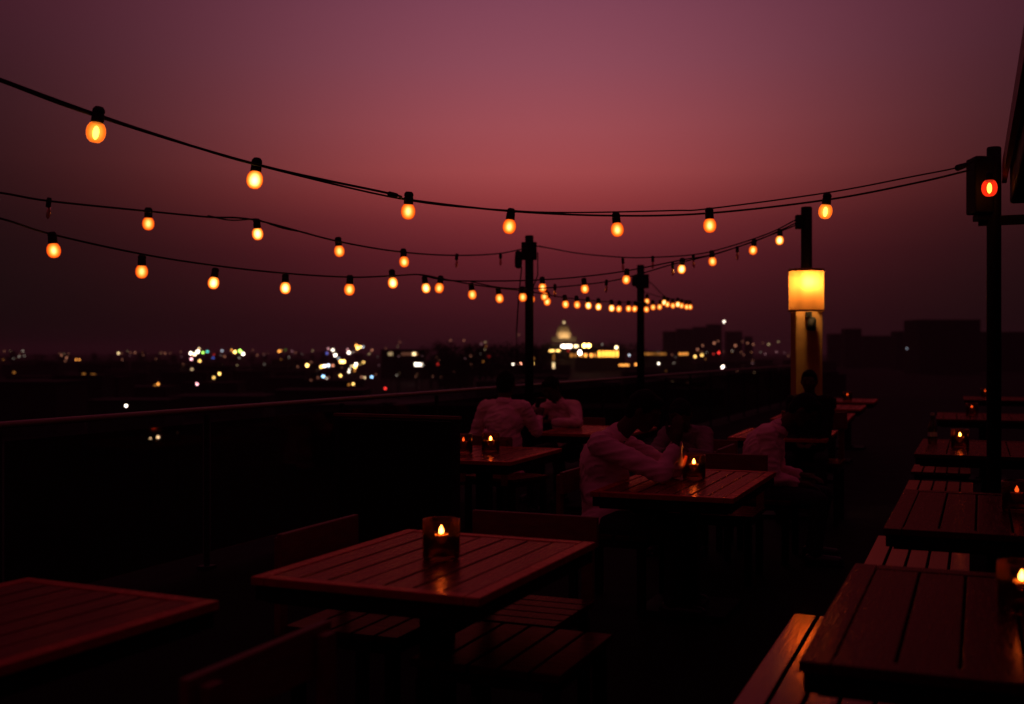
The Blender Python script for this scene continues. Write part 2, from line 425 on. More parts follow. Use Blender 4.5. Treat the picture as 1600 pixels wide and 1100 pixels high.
def candle(src, p, label, first, z=.751):
    if first: src.location = (p.x, p.y, z); src['label'] = label; return src
    return copy_thing(src, (p.x, p.y, z), None, label)
for i, (x, zz, lb) in enumerate([
    (-.257, 4.07, 'large candle glass burning on the central foreground table'),
    (1.075, 6.62, 'candle glass burning in front of the leaning man'),
    (-.16, 8.4, 'right one of the two candle glasses in front of the man seen from behind'),
    (1.475, 3.24, 'candle glass cut by the right edge of the photo on the lower right table'),
    (3.52, 8.8, 'brightest small candle on the right, beside a pale bottle'),
    (3.27, 12.45, 'bright small candle left of centre in the row beyond the slumped figure')]):
    candle(cg, g2(x, zz), lb, i == 0)
for i, (x, zz, lb) in enumerate([
    (-.36, 8.3, 'left one of the two candle glasses, half hidden by the dark screen'),
    (2.38, 5.28, 'candle glass glowing low and red on the second large table at the right'),
    (2.58, 10.4, 'dim candle glass nearest the slumped figure in the pale shirt'),
    (4.25, 14.9, 'faint candle on the third table of the row right of the lantern pillar'),
    (5.12, 17.1, 'faintest candle on the farthest table of the row right of the lantern pillar'),
    (5.46, 13.3, 'small red candle on the far table at the right'),
    (7.9, 18.7, 'barely visible candle on the farthest table at the right')]):
    candle(cr, g2(x, zz), lb, i == 0)
# glass bottle on the far right table
bt = empty('glass_bottle', (*at(1457, 688, 9.3).to_tuple()[:2], .751), 'pale green glass bottle left of the burning candle on the right', 'bottle')
m = MB(); m.lathe((0, 0, 0), [(.001, 0), (.034, 0), (.036, .01), (.036, .12), (.03, .145), (.016, .175), (.0135, .21), (.015, .212), (.015, .222), (.001, .223)], 20)
m.build('bottle_body', glassy('bottle_glass', (.55, .6, .4), 1.2, .15), bt, smooth=True)
m = MB(); m.lathe((0, 0, 0), [(.0368, .05), (.0368, .085)], 20, close=False); m.build('paper_label', mat('paper', (.5, .45, .32), .8), bt)
m = MB(); m.lathe((0, 0, 0), [(.001, .224), (.0165, .224), (.0165, .244), (.001, .245)], 14); m.build('cap', mat('cap', (.4, .36, .26), .5), bt)

# ------------------------------------------------------------------ posts
def post(name, p, top, r, label):
    rt = empty(name, (p.x, p.y, 0), label, 'post', 0)
    m = MB(); m.lathe((0, 0, 0), [(r, 0), (r, top-.01), (r*.9, top)], 16); m.build('pole', dark, rt, smooth=True)
    m = MB(); m.lathe((0, 0, 0), [(r*2, 0.0), (r*2, .012), (r*1.2, .016)], 16); m.build('foot_plate', dark, rt)
    return rt
P3 = at(827, 550, 13.2); P4 = at(1001, 550, 17.6); P1 = at(1553, 550, 7.5); P2 = at(1261, 550, 10.75)
for p in (P1, P2, P3, P4): p.z = 0
def topz(y, Z): return 1.5+(550-y)/F*Z
t3 = post('light_pole', P3, topz(368, 13.2), .05, 'dark pole on the railing behind the man seen from behind')
s = 13.2/F
m = MB(); m.box((-.5*s, -.06, topz(393, 13.2)), (24*s, .05, 28*s)); m.build('clamp', dark, t3, bevel=.01)
m = MB(); m.lathe((-17*s, -.06, topz(420, 13.2)), [(.02, 0), (5.5*s, .02), (6*s, .1), (5*s, 26*s), (.01, 28*s)], 14); m.build('floodlight', dark, t3, smooth=True)
m = MB(); m.tube([(-12*s, -.05, topz(418, 13.2)), (-17*s, -.05, topz(470, 13.2)), (-20*s, -.05, topz(520, 13.2)), (-20*s, -.05, topz(560, 13.2)), (-6*s, -.05, topz(585, 13.2))], .008); m.build('cable', rubber, t3)
m = MB(); m.tube([(13*s, -.05, topz(395, 13.2)), (13*s, -.05, topz(430, 13.2)), (5*s, -.05, topz(452, 13.2))], .007); m.build('cable', rubber, t3)
t4 = post('light_pole', P4, topz(414, 17.6), .058, 'dark pole on the railing right of the lit dome')
s = 17.6/F
m = MB(); m.box((2*s, -.07, topz(440, 17.6)), (20*s, .05, 22*s)); m.build('clamp', dark, t4, bevel=.01)
m = MB(); m.lathe((-10*s, -.07, topz(448, 17.6)), [(.02, 0), (4.5*s, .02), (5*s, .1), (4*s, 15*s), (.01, 17*s)], 14); m.build('floodlight', dark, t4, smooth=True)
t1 = post('light_pole', P1, topz(230, 7.5), .046, 'dark pole at the right edge of the photo holding a speaker box')
s = 7.5/F
m = MB(); m.box((-20*s, .02, topz(290, 7.5)), (30*s, .16, 88*s)); m.build('speaker_box', rubber, t1, bevel=.012)
m = MB(); m.box((-15*s, .02, topz(340, 7.5)), (24*s, .1, 10*s)); m.box((-22*s, .02, topz(249, 7.5)), (16*s, .08, 10*s)); m.build('bracket', dark, t1, bevel=.006)
t2 = post('light_pole', P2+Vector((0, .02, 0)), topz(323, 10.75), .053, 'dark pole rising out of the lantern pillar')
s = 10.75/F
m = MB(); m.box((-13*s, -.03, topz(347, 10.75)), (11*s, .06, 22*s)); m.build('clamp', dark, t2, bevel=.01)
# lantern pillar in front of the pole
PL = at(1264.5, 550, 10.45); PL.y = 10.55; PL.z = 0
pil = empty('stucco_pillar', PL, 'pale stucco pillar washed with orange light below the lantern', 'pillar')
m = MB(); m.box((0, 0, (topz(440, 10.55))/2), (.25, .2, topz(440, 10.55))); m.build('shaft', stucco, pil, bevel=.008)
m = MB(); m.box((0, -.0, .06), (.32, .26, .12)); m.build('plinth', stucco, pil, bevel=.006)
sp = empty('small_spotlight', PL+Vector((-.01, -.13, 0)), 'small black spotlight fixed to the pillar below the lantern', 'spotlight')
m = MB(); m.lathe((.01, -.03, topz(516, 10.5)), [(.02, 0), (.045, .01), (.04, .1), (.03, .12)], 14, Euler((R(-18), R(10), 0)).to_matrix()); m.build('spot_head', rubber, sp, smooth=True)
m = MB(); m.box((-.005, .0, topz(492, 10.5)), (.05, .05, .05)); m.tube([(0, -.02, topz(494, 10.5)), (.03, -.03, topz(505, 10.5))], .012); m.build('bracket', rubber, sp)
LN = Vector((463/F*10.3, PL.y-.18, 0))
ln = empty('wall_lantern', LN, 'glowing amber cylinder lantern on the pale pillar', 'lantern')
zt, zb = topz(421, 10.35), topz(486, 10.35)
def shade_mat():
    m = bpy.data.materials.new('lantern_shade'); m.use_nodes = True; t = m.node_tree; t.nodes.clear()
    o = t.nodes.new('ShaderNodeOutputMaterial'); tl = t.nodes.new('ShaderNodeBsdfTranslucent'); tl.inputs[0].default_value = (.34, .14, .033, 1)
    df = t.nodes.new('ShaderNodeBsdfDiffuse'); df.inputs[0].default_value = (.25, .14, .04, 1)
    tr = t.nodes.new('ShaderNodeBsdfTransparent'); tr.inputs[0].default_value = (1, .62, .22, 1)
    w = t.nodes.new('ShaderNodeTexNoise'); c = t.nodes.new('ShaderNodeTexCoord'); mp = t.nodes.new('ShaderNodeMapping'); mp.inputs['Scale'].default_value = (14, 14, .4)
    t.links.new(c.outputs['Object'], mp.inputs[0]); t.links.new(mp.outputs[0], w.inputs[0]); w.inputs['Scale'].default_value = 1.2
    mr = t.nodes.new('ShaderNodeMapRange'); mr.inputs[1].default_value = .3; mr.inputs[2].default_value = .7; mr.inputs[3].default_value = .25; mr.inputs[4].default_value = .55
    t.links.new(w.outputs[0], mr.inputs[0])
    m1 = t.nodes.new('ShaderNodeMixShader'); t.links.new(mr.outputs[0], m1.inputs[0]); t.links.new(tl.outputs[0], m1.inputs[1]); t.links.new(df.outputs[0], m1.inputs[2])
    m2 = t.nodes.new('ShaderNodeMixShader'); m2.inputs[0].default_value = .004; t.links.new(m1.outputs[0], m2.inputs[1]); t.links.new(tr.outputs[0], m2.inputs[2])
    t.links.new(m2.outputs[0], o.inputs[0]); return m
m = MB(); m.lathe((0, 0, 0), [(.160, zb), (.160, zt)], 40, close=False, sy=.8); m.build('shade', shade_mat(), ln, smooth=True)
m = MB(); m.lathe((0, 0, 0), [(.157, zb-.006), (.165, zb-.006), (.165, zb+.012), (.157, zb+.012)], 40, close=False, sy=.8); m.lathe((0, 0, 0), [(.157, zt-.01), (.164, zt-.01), (.164, zt+.006), (.157, zt+.006)], 40, close=False, sy=.8)
m.lathe((0, 0, 0), [(.001, zt-.02), (.156, zt-.02), (.156, zt-.012), (.001, zt-.012)], 40, sy=.8)  # opaque disc added to keep the bulb's light off the pole above
m.build('rim_and_light_stop', mat('brass', (.45, .28, .08), .4, metal=.6), ln, smooth=True)
m = MB(); m.ball((0, -.055, topz(441, 10.35)), (.052, .052, .06), None, 20, 12)
bl = m.build('bulb', emis('lantern_bulb', (1, .62, .24), 125), ln, smooth=True)
m = MB(); m.lathe((0, -.055, 0), [(.02, topz(441, 10.35)+.06), (.02, zt+.01)], 12); m.build('socket', dark, ln)

# ------------------------------------------------------------------ pergola roof at the right edge
ro = g2(3.40, 7.65)
rf = empty('pergola_roof', (ro.x, ro.y, 0), 'dark flat roof edge jutting in at the top right corner', 'roof', UA-math.pi/2)
m = MB(); m.box((2.6, -5, 2.66), (5.2, 10, .3)); m.build('roof_slab', darkw, rf, bevel=.02)
m = MB(); m.box((-.035, -5, 2.72), (.03, 10, .13)); m.build('gutter', backwood, rf)
m = MB(); m.box((2.5, -.2, 2.38), (5.4, .06, .06)); m.build('beam', dark, rf)
for x_ in (4.9,):
    m = MB(); m.box((x_, -.2, 1.17), (.1, .1, 2.34)); m.build('post', dark, rf)
    m = MB(); m.box((x_, -9.6, 1.25), (.1, .1, 2.5)); m.build('post', dark, rf)

# ------------------------------------------------------------------ festoon strings
BR = .0425
def bulb_mb(s=1.0):
    return MB().lathe((0, 0, 0), [(.02*s, 0), (.031*s, -.009*s), (.040*s, -.026*s), (.0425*s, -.045*s), (.0405*s, -.062*s), (.033*s, -.078*s), (.021*s, -.089*s), (.001, -.093*s)], 24)
def sock_mb():
    return MB().lathe((0, 0, 0), [(.001, .004), (.018, .003), (.026, -.008), (.028, -.02), (.024, -.026), (.027, -.03), (.028, -.066), (.024, -.07), (.001, -.07)], 18)
bulb_me = bulb_mb().build('bulb', hot, smooth=True); sock_me = sock_mb().build('socket', rubber, smooth=True)
hot_b = bulb_mat('hot_bulb_glass_dim', [(0, (1, .55, .15), 2.2), (.09, (1, .42, .07), 1.5), (.22, (1, .26, .022), 1.2), (.45, (1, .14, .008), 1.0), (.7, (1, .06, .003), .8), (1, (.9, .03, .002), .5)])
hot_c = bulb_mat('hot_bulb_glass_strong', [(0, (1, .66, .28), 3.6), (.12, (1, .54, .15), 2.4), (.28, (1, .36, .04), 1.6), (.5, (1, .2, .014), 1.2), (.75, (1, .08, .004), .95), (1, (.9, .03, .002), .6)])
bulb_b = bulb_mb().build('bulb', hot_b, smooth=True); bulb_c = bulb_mb().build('bulb', hot_c, smooth=True)
warm_me = bulb_mb().build('bulb', warm, smooth=True); red_me = bulb_mb(1.1).build('bulb', redb, smooth=True)
fil_me = MB().ball((0, 0, -.048), (.0135, .0135, .031), None, 12, 8).build('filament', filam, smooth=True)
dead_me = MB().lathe((0, 0, 0), [(.009, 0), (.012, -.02), (.014, -.05), (.008, -.072), (.001, -.078)], 12).build('bulb', deadglass, smooth=True)
dsock_me = MB().lathe((0, 0, 0), [(.001, .004), (.014, .003), (.016, -.01), (.016, -.055), (.013, -.058), (.001, -.058)], 12).build('socket', rubber, smooth=True)
protos = [bulb_me, bulb_b, bulb_c, sock_me, warm_me, red_me, fil_me, dead_me, dsock_me]
def inst(src, parent, loc, rot=(0, 0, 0), sc=1):
    o = src.copy(); C.objects.link(o); o.parent = parent; o.location = loc; o.rotation_euler = rot; o.scale = (sc,)*3
    return o
def string(label, cable, lamps, extra=(), r=.006, sockdrop=0):
    """cable: px points (x, y, Z); lamps: (x, y_bulb_centre, y_cable, Z, kind)"""
    P = [at(*c) for c in cable]; org = P[0].copy()
    rt = empty('festoon_string', org, label, 'string lights', 0, 'festoon light strings over the terrace')
    m = MB(); m.tube([p-org for p in catmull(P, 7)], r, 7); m.build('cable', rubber, rt, smooth=True)
    for e in extra:
        m = MB(); m.tube([at(*c)-org for c in e] if len(e) < 3 else [p-org for p in catmull([at(*c) for c in e], 7)], r*.8, 6); m.build('support_wire', rubber, rt, smooth=True)
    for (x, yb, Zz, kind) in lamps:
        c = at(x, yb, Zz)-org
        rot = (random.uniform(-.15, .15), random.uniform(-.16, .16), random.uniform(0, 6))
        k = 1.0 if isinstance(kind, str) else kind[1]
        kn = kind if isinstance(kind, str) else kind[0]
        if kn == 'dead':
            top = c + Vector((0, 0, .05)); inst(dsock_me, rt, top, rot)
            s_ = inst(dead_me, rt, top+Vector((0, 0, -.056)), rot)
        else:
            top = c + Vector((0, 0, (.048+.066)*k))
            so = inst(sock_me, rt, top, rot, k)
            b_ = inst({'hot': random.choice((bulb_me, bulb_b, bulb_c)), 'warm': warm_me, 'red': red_me}[kn], so, (0, 0, -.066))
            if kn != 'hot': inst(fil_me, so, (0, 0, -.066))
    return rt
ZA = lambda x: 5.0 + 2.4*math.sin(min(1, max(0, (x-155)/900))*math.pi/2) if x < 1100 else 7.4-.2*(x-1100)/450
A = string('nearest and largest string of bulbs sagging from upper left to the right hand pole',
    [(-170, 62, 4.3), (0, 126, 4.7), (150, 181, 5.0), (402, 257, 5.7), (612, 303, 6.35), (639, 312, 6.5), (799, 330, 7.1), (962, 337, 7.35), (1108, 333, 7.45), (1293, 312, 7.45), (1430, 286, 7.4), (1515, 266, 7.4)],
    [(155, 208, 5.0, 'warm'), (402, 283, 5.75, 'hot'), (639, 331, 6.5, 'hot'), (799, 355, 7.0, 'hot'), (962, 360, 7.3, 'hot'), (1108, 353, 7.2, 'hot'), (1293, 331, 7.0, 'warm')],
    extra=[[(-170, 58, 4.3), (0, 123, 4.7), (150, 178, 5.0), (270, 218, 5.35), (402, 258, 5.7), (639, 313, 6.5), (799, 329, 7.1), (900, 332, 7.3), (1050, 329, 7.4), (1108, 326, 7.45), (1293, 301, 7.45), (1430, 275, 7.4), (1495, 262, 7.4), (1522, 251, 7.4)]], r=.0068)
m = MB(); m.capsule(at(1497, 262, 7.4), at(1512, 257, 7.4), .022, .016, 10); m.capsule(at(609, 303, 6.33), at(619, 305, 6.36), .015, .013, 8)
q = m.build('cable_clamp', rubber); q.parent = A; q.location = -A.location
b8 = empty('red_bulb', at(1546, 277, 7.3), 'red glowing bulb with a bright filament on the speaker box', 'light bulb')
inst(sock_me, b8, (0, 0, .035), (0, 0, 0), .9)
inst(red_me, b8, (0, 0, -.018), (0, 0, 0), 1.05); inst(fil_me, b8, (0, 0, -.018), (0, 0, 0), 1.1)
string('second string from the top left with dead bulbs near its first pole',
    [(-130, 284, 6.4), (0, 301, 6.9), (77, 314, 7.2), (232, 330, 7.8), (325, 339, 8.1), (400, 344, 8.4), (528, 377, 8.9), (630, 394, 9.6), (714, 399, 10.8), (781, 396, 12), (824, 387, 13.1)],
    [(77, 322, 7.2, 'dead'), (232, 350, 7.9, 'hot'), (401, 366, 8.4, 'hot'), (528, 393, 9.0, 'hot'), (630, 410, 9.6, 'hot'), (714, 405, 10.8, 'dead'), (782, 403, 12, 'dead')],
    extra=[[(325, 337, 8.1), (360, 344, 8.3), (400, 342, 8.4)], [(400, 342, 8.4), (440, 356, 8.6), (480, 364, 8.8)]], r=.007)
string('third and lowest string at the left, running back to the far pole beside the dome',
    [(-130, 313, 5.8), (0, 341, 6.3), (81, 366, 6.9), (222, 397, 7.4), (337, 415, 8), (446, 427, 8.5), (547, 433, 8.9), (612, 431, 9.3), (655, 429, 9.7), (689, 435, 10), (736, 444, 10.6), (778, 450, 11.2), (830, 456, 12), (882, 465, 13), (955, 472, 15), (1002, 472, 17.4)],
    [(81, 392, 6.9, 'hot'), (222, 425, 7.6, 'hot'), (337, 443, 8.4, 'hot'), (446, 451, 8.8, 'hot'), (547, 453, 8.8, 'hot'), (612, 443, 9.4, 'hot'), (663, 451, 10.4, 'hot'), (689, 451, 10.2, 'hot'), (736, 461, 10.8, 'hot'), (778, 467, 11.3, 'hot'), (816.5, 465, 11.6, 'hot'), (831, 468, 14, 'hot'), (852, 464, 12.5, 'hot'), (856, 472, 13, 'hot'),
     (882, 476, 13.2, 'hot'), (900.5, 477, 13.7, 'hot'), (918, 478, 14.2, 'hot'), (935, 480, 14.6, 'hot'), (955, 482, 15, 'hot'), (968, 483, 15.4, 'hot'), (982, 482.5, 15.8, 'hot'), (993, 483, 16.3, 'hot')], r=.0065)
string('farthest string of crowded bulbs beyond the pole by the dome',
    [(1002, 430, 17.5), (1020, 445, 17.9), (1040, 464, 18.3), (1060, 468, 18.8), (1080, 471, 19.4), (1110, 474, 22), (1180, 474, 30)][:5],
    [(1008, 484, 17.2, 'hot'), (1011, 471, 17.9, 'hot'), (1020, 480.5, 17.6, 'hot'), (1032, 480, 17.9, 'hot'), (1037.5, 473, 18.4, 'hot'), (1043, 476, 18.3, 'hot'), (1050.5, 478, 18.5, 'hot'), (1059, 476, 19, 'hot'), (1065, 478, 18.9, 'hot'), (1072, 480, 19.2, 'hot'), (1078, 480, 19.4, 'hot')],
    extra=[[(1002, 455, 17.4), (1040, 466, 18.3), (1078, 470, 19.3)]], r=.007)
string('string rising to the lantern pole from the middle of the photo with lit bulbs',
    [(655, 429, 9.7), (700, 438, 9.9), (780, 439, 10.2), (850, 437, 10.5), (912, 432, 10.7), (980, 423, 10.8), (1066, 406, 10.9), (1112, 398, 10.9), (1179, 377, 10.8), (1219, 360, 10.7), (1248, 346, 10.7)],
    [(847, 450, 11.5, 'hot'), (912, 452, 11.5, 'hot'), (980, 437.5, 11.4, 'hot'), (1066.5, 421, 11.3, 'hot'), (1112, 409, 11.4, 'hot'), (1179, 391.5, 11.4, 'hot'), (1219, 376, 11.4, 'hot')], r=.0065)
string('string of dead bulbs hanging between the middle pole and the lantern pole',
    [(829, 383, 13.1), (860, 388, 12.9), (905, 396, 12.5), (973, 402, 12), (1020, 402, 11.8), (1083, 398, 11.5), (1130, 388, 11.2), (1200, 365, 10.9), (1248, 341, 10.7)],
    [(973, 411, 12, 'dead'), (1020, 408, 11.8, 'dead'), (1083, 406, 11.5, 'dead')], extra=[[(842, 384, 13), (862, 388.5, 12.9)]], r=.0065)
string('lowest dark string with dead bulbs crossing behind the two railing poles',
    [(736, 440, 11), (780, 449, 11.2), (830, 451, 11.4), (900, 446, 11.5), (960, 438, 11.5), (1010, 425, 11.4), (1051, 413, 11.3), (1110, 399, 11.1), (1152, 386, 11), (1210, 365, 10.8), (1248, 350, 10.7)],
    [(867, 452, 11.5, 'dead'), (948, 445, 11.5, 'dead'), (1051, 418, 11.3, 'dead'), (1152, 393, 11, 'dead')], r=.0065)
for p in protos: bpy.data.objects.remove(p)

# ------------------------------------------------------------------ people
def remesh(mb, name, matr, parent, vox=.01, sm=4, wr=0):
    o = mb.build(name, None)
    r = o.modifiers.new('r', 'REMESH'); r.mode = 'VOXEL'; r.voxel_size = vox
    s_ = o.modifiers.new('s', 'SMOOTH'); s_.iterations = sm; s_.factor = .6
    bpy.context.view_layer.update()
    me = bpy.data.meshes.new_from_object(o.evaluated_get(bpy.context.evaluated_depsgraph_get()))
    old = o.data; bpy.data.objects.remove(o); bpy.data.meshes.remove(old)
    me.name = name
    if wr:
        from mathutils import noise
        me.calc_loop_triangles()
        ns = [v.normal.copy() for v in me.vertices]
        for v, nn in zip(me.vertices, ns):
            p = v.co
            a = noise.noise(Vector((p.x*6+p.z*9, p.y*6, p.z*24-p.x*11-p.y*7)))
            b_ = 1-abs(noise.noise(Vector((p.x*9, p.y*9+p.z*5, p.z*11+7))))*2
            v.co = p + nn*(wr*(max(-.5, 1-abs(a)*4.5)*.55+b_*.3))
    me.materials.clear(); me.materials.append(matr)
    for p in me.polygons: p.use_smooth = True
    n_ = bpy.data.objects.new(name, me); C.objects.link(n_); n_.parent = parent
    return n_
def person(loc, fwd, label, lean=10, head_f=.08, elbows=None, wrists=None, hands_up=False, seat=.45, sc=1.0, shirt=None, pitch=10, roll=0, curve=.05, vox=.009, spread=.16):
    shirt = shirt or shirt_m
    rt = empty('person', (loc.x, loc.y, 0), label, 'person', math.atan2(fwd.y, fwd.x)-math.pi/2)
    # local: +y forward, +x right, z up
    la = R(lean); up = Vector((0, math.sin(la), math.cos(la)))
    pel = Vector((0, 0, seat+.09)); wa = pel+up*.18*sc - Vector((0, curve*.6, 0)); ch = pel+up*.36*sc - Vector((0, curve*.8, 0)); nk = pel+up*.52*sc
    hd = nk + Vector((0, head_f+.02, .15*sc)); 
    shl = [ch+up*.115*sc+Vector((sx_*.165*sc, .012, 0)) for sx_ in (-1, 1)]
    hp = [pel+Vector((sx_*.09, .02, -.01)) for sx_ in (-1, 1)]
    kn = [Vector((sx_*spread, .45, seat+.055)) for sx_ in (-1, 1)]
    an = [Vector((sx_*spread*1.05, .40+.03*sx_, .09)) for sx_ in (-1, 1)]
    elbows = [Vector(e) for e in (elbows or [(-.23, .25, .78), (.23, .25, .78)])]
    wrists = [Vector(e) for e in (wrists or [(-.1, .45, .8), (.1, .45, .8)])]
    mh = Euler((R(-pitch), R(roll), 0)).to_matrix()
    # body
    b = MB()
    b.ball(pel, (.16, .12, .12)); b.capsule(pel, wa, .125, .115); b.capsule(wa, ch, .12, .13)
    b.ball(ch, (.165, .11, .13)); b.capsule(shl[0], shl[1], .052, .052)
    b.capsule(nk-Vector((0, .01, .03)), hd+mh@Vector((0, -.02, -.04)), .058, .052)
    b.ball(hd, (.076, .095, .112), mh); b.ball(hd+mh@Vector((0, .045, -.065)), (.048, .045, .05), mh)       # skull, jaw
    b.capsule(hd+mh@Vector((0, .088, .015)), hd+mh@Vector((0, .108, -.025)), .009, .014)                       # nose
    for sx_ in (-1, 1):
        b.ball(hd+mh@Vector((sx_*.078, -.005, -.005)), (.012, .02, .032), mh)                                   # ears
        b.ball(hd+mh@Vector((sx_*.032, .082, .03)), (.02, .012, .01), mh)                                       # brows
        b.ball(hd+mh@Vector((sx_*.04, .07, -.02)), (.022, .02, .02), mh)                                       # cheeks
    b.ball(hd+mh@Vector((0, .088, -.055)), (.024, .01, .009), mh)                                               # mouth
    for i, sx_ in enumerate((-1, 1)):
        b.capsule(shl[i], elbows[i], .047, .037); b.capsule(elbows[i], wrists[i], .038, .025)
        b.capsule(hp[i], kn[i], .082, .055); b.capsule(kn[i], an[i], .054, .036)
        b.capsule(an[i]+Vector((0, -.03, -.05)), an[i]+Vector((0, .15, -.06)), .032, .028)
        d = (wrists[i]-elbows[i]).normalized()
        if hands_up: d = (Vector((-sx_*.05, .05, 1))).normalized()
        side = d.cross(Vector((1, 0, 0)) if hands_up else Vector((0, 0, 1)))
        if side.length < .1: side = Vector((1, 0, 0))
        side.normalize()
        curl = Vector((-sx_, 0, 0)) if hands_up else Vector((0, 0, -1))
        pc = wrists[i]+d*.085
        b.capsule(wrists[i], wrists[i]+d*.05, .024, .03)
        for kf, (off, ln_) in enumerate(((-.03, .07), (-.01, .082), (.01, .076), (.03, .06))):
            k0 = wrists[i]+d*.03+side*off*.7; k1 = pc+side*off; k2 = k1+d*ln_*.5+curl*ln_*.12; k3 = k2+d*ln_*.36+curl*ln_*.32
            b.capsule(k0, k1, .013, .011, 10); b.capsule(k1, k2, .0095, .009, 10); b.capsule(k2, k3, .009, .0078, 10)
        th = wrists[i]+d*.03-side*.028
        t2_ = th-side*.03+d*.03+curl*.01; b.capsule(th, t2_, .013, .011, 10); b.capsule(t2_, t2_+d*.035-side*.004, .0105, .009, 10)
    remesh(b, 'body', skinm, rt, vox, 3)
    # shirt
    s_ = MB()
    s_.ball(pel+Vector((0, -.01, .0)), (.185, .15, .12)); s_.capsule(pel, wa, .15, .138); s_.capsule(wa, ch, .142, .146)
    s_.ball(pel+Vector((0, 0, .03)), (.175, .145, .12)); s_.ball(ch, (.185, .13, .15)); s_.ball(ch+up*.05, (.17, .115, .12)); s_.ball(wa, (.165, .135, .16))
    s_.capsule(shl[0], shl[1], .07, .07); s_.capsule(ch+up*.08, nk+Vector((0, .0, -.012)), .09, .066); s_.capsule(nk-Vector((0, .01, .03)), nk+Vector((0, .012, .012)), .066, .062)
    for i in (0, 1):
        s_.capsule(shl[i], shl[i].lerp(elbows[i], .5), .07, .062); s_.capsule(shl[i].lerp(elbows[i], .5), elbows[i], .062, .052)
        s_.capsule(elbows[i], elbows[i].lerp(wrists[i], .78), .053, .038)
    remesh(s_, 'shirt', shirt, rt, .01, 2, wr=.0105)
    co = MB(); nb = nk+Vector((0, .004, .0)); cm = Euler((R(-lean-12), 0, 0)).to_matrix()
    co.lathe(nb, [(.066, -.01), (.07, .0), (.064, .034), (.073, .012), (.078, -.012)], 24, cm, close=False)
    co.build('collar', shirt, rt, smooth=True)
    hm_ = MB(); hm_.lathe(pel+Vector((0, -.005, -.09)), [(.16, .1), (.178, .05), (.186, -.01), (.182, -.035), (.17, -.03), (.165, .03)], 28, None, .86, False)
    remesh(hm_, 'shirt_hem', shirt, rt, .011, 1, wr=.015)
    t_ = MB()
    t_.ball(pel+Vector((0, .0, -.02)), (.168, .13, .1))
    for i in (0, 1):
        t_.capsule(hp[i], kn[i], .098, .068); t_.capsule(kn[i], an[i], .066, .05)
    remesh(t_, 'trousers', trous, rt, .012, 3, wr=.004)
    for i in (0, 1):
        f = MB(); f.capsule(an[i]+Vector((0, -.035, -.048)), an[i]+Vector((0, .16, -.054)), .042, .035); f.box(an[i]+Vector((0, .06, -.08)), (.075, .27, .018))
        remesh(f, 'shoe', shoem, rt, .008, 3)
    h = MB(); h.ball(hd+mh@Vector((0, -.014, .022)), (.083, .096, .105), mh); h.ball(hd+mh@Vector((0, -.045, -.02)), (.074, .06, .07), mh); h.ball(hd+mh@Vector((0, .05, .085)), (.055, .04, .03), mh)
    remesh(h, 'hair', hairm, rt, .008, 2, wr=.003)
    return rt
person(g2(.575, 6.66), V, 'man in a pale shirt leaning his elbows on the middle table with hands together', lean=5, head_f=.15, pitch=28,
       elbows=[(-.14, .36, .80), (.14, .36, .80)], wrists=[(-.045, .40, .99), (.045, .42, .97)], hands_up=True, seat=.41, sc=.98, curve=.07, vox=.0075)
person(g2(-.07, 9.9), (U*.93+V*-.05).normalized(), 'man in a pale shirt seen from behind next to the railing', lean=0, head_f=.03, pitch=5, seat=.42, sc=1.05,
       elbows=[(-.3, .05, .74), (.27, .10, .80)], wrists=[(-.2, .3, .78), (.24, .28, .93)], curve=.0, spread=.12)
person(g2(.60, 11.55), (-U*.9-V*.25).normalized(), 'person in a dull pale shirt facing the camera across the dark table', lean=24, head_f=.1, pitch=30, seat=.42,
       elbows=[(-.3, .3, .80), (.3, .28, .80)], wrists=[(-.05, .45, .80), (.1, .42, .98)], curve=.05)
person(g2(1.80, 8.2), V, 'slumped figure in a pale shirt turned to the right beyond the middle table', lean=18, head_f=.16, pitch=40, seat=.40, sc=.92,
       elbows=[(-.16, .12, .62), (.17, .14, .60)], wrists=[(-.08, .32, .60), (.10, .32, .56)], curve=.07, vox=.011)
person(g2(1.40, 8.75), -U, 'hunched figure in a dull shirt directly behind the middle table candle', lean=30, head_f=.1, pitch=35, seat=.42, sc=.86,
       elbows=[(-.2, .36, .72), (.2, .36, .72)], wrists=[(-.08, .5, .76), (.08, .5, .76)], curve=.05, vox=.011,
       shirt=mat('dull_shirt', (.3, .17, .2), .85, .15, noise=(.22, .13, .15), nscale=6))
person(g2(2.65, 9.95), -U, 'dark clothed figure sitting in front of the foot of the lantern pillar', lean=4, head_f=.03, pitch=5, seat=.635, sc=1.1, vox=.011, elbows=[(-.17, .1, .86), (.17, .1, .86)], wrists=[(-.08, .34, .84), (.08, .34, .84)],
       shirt=mat('black_shirt', (.012, .01, .011), .85, .1, noise=(.02, .016, .018), nscale=6)).scale = (.85, .85, .85)

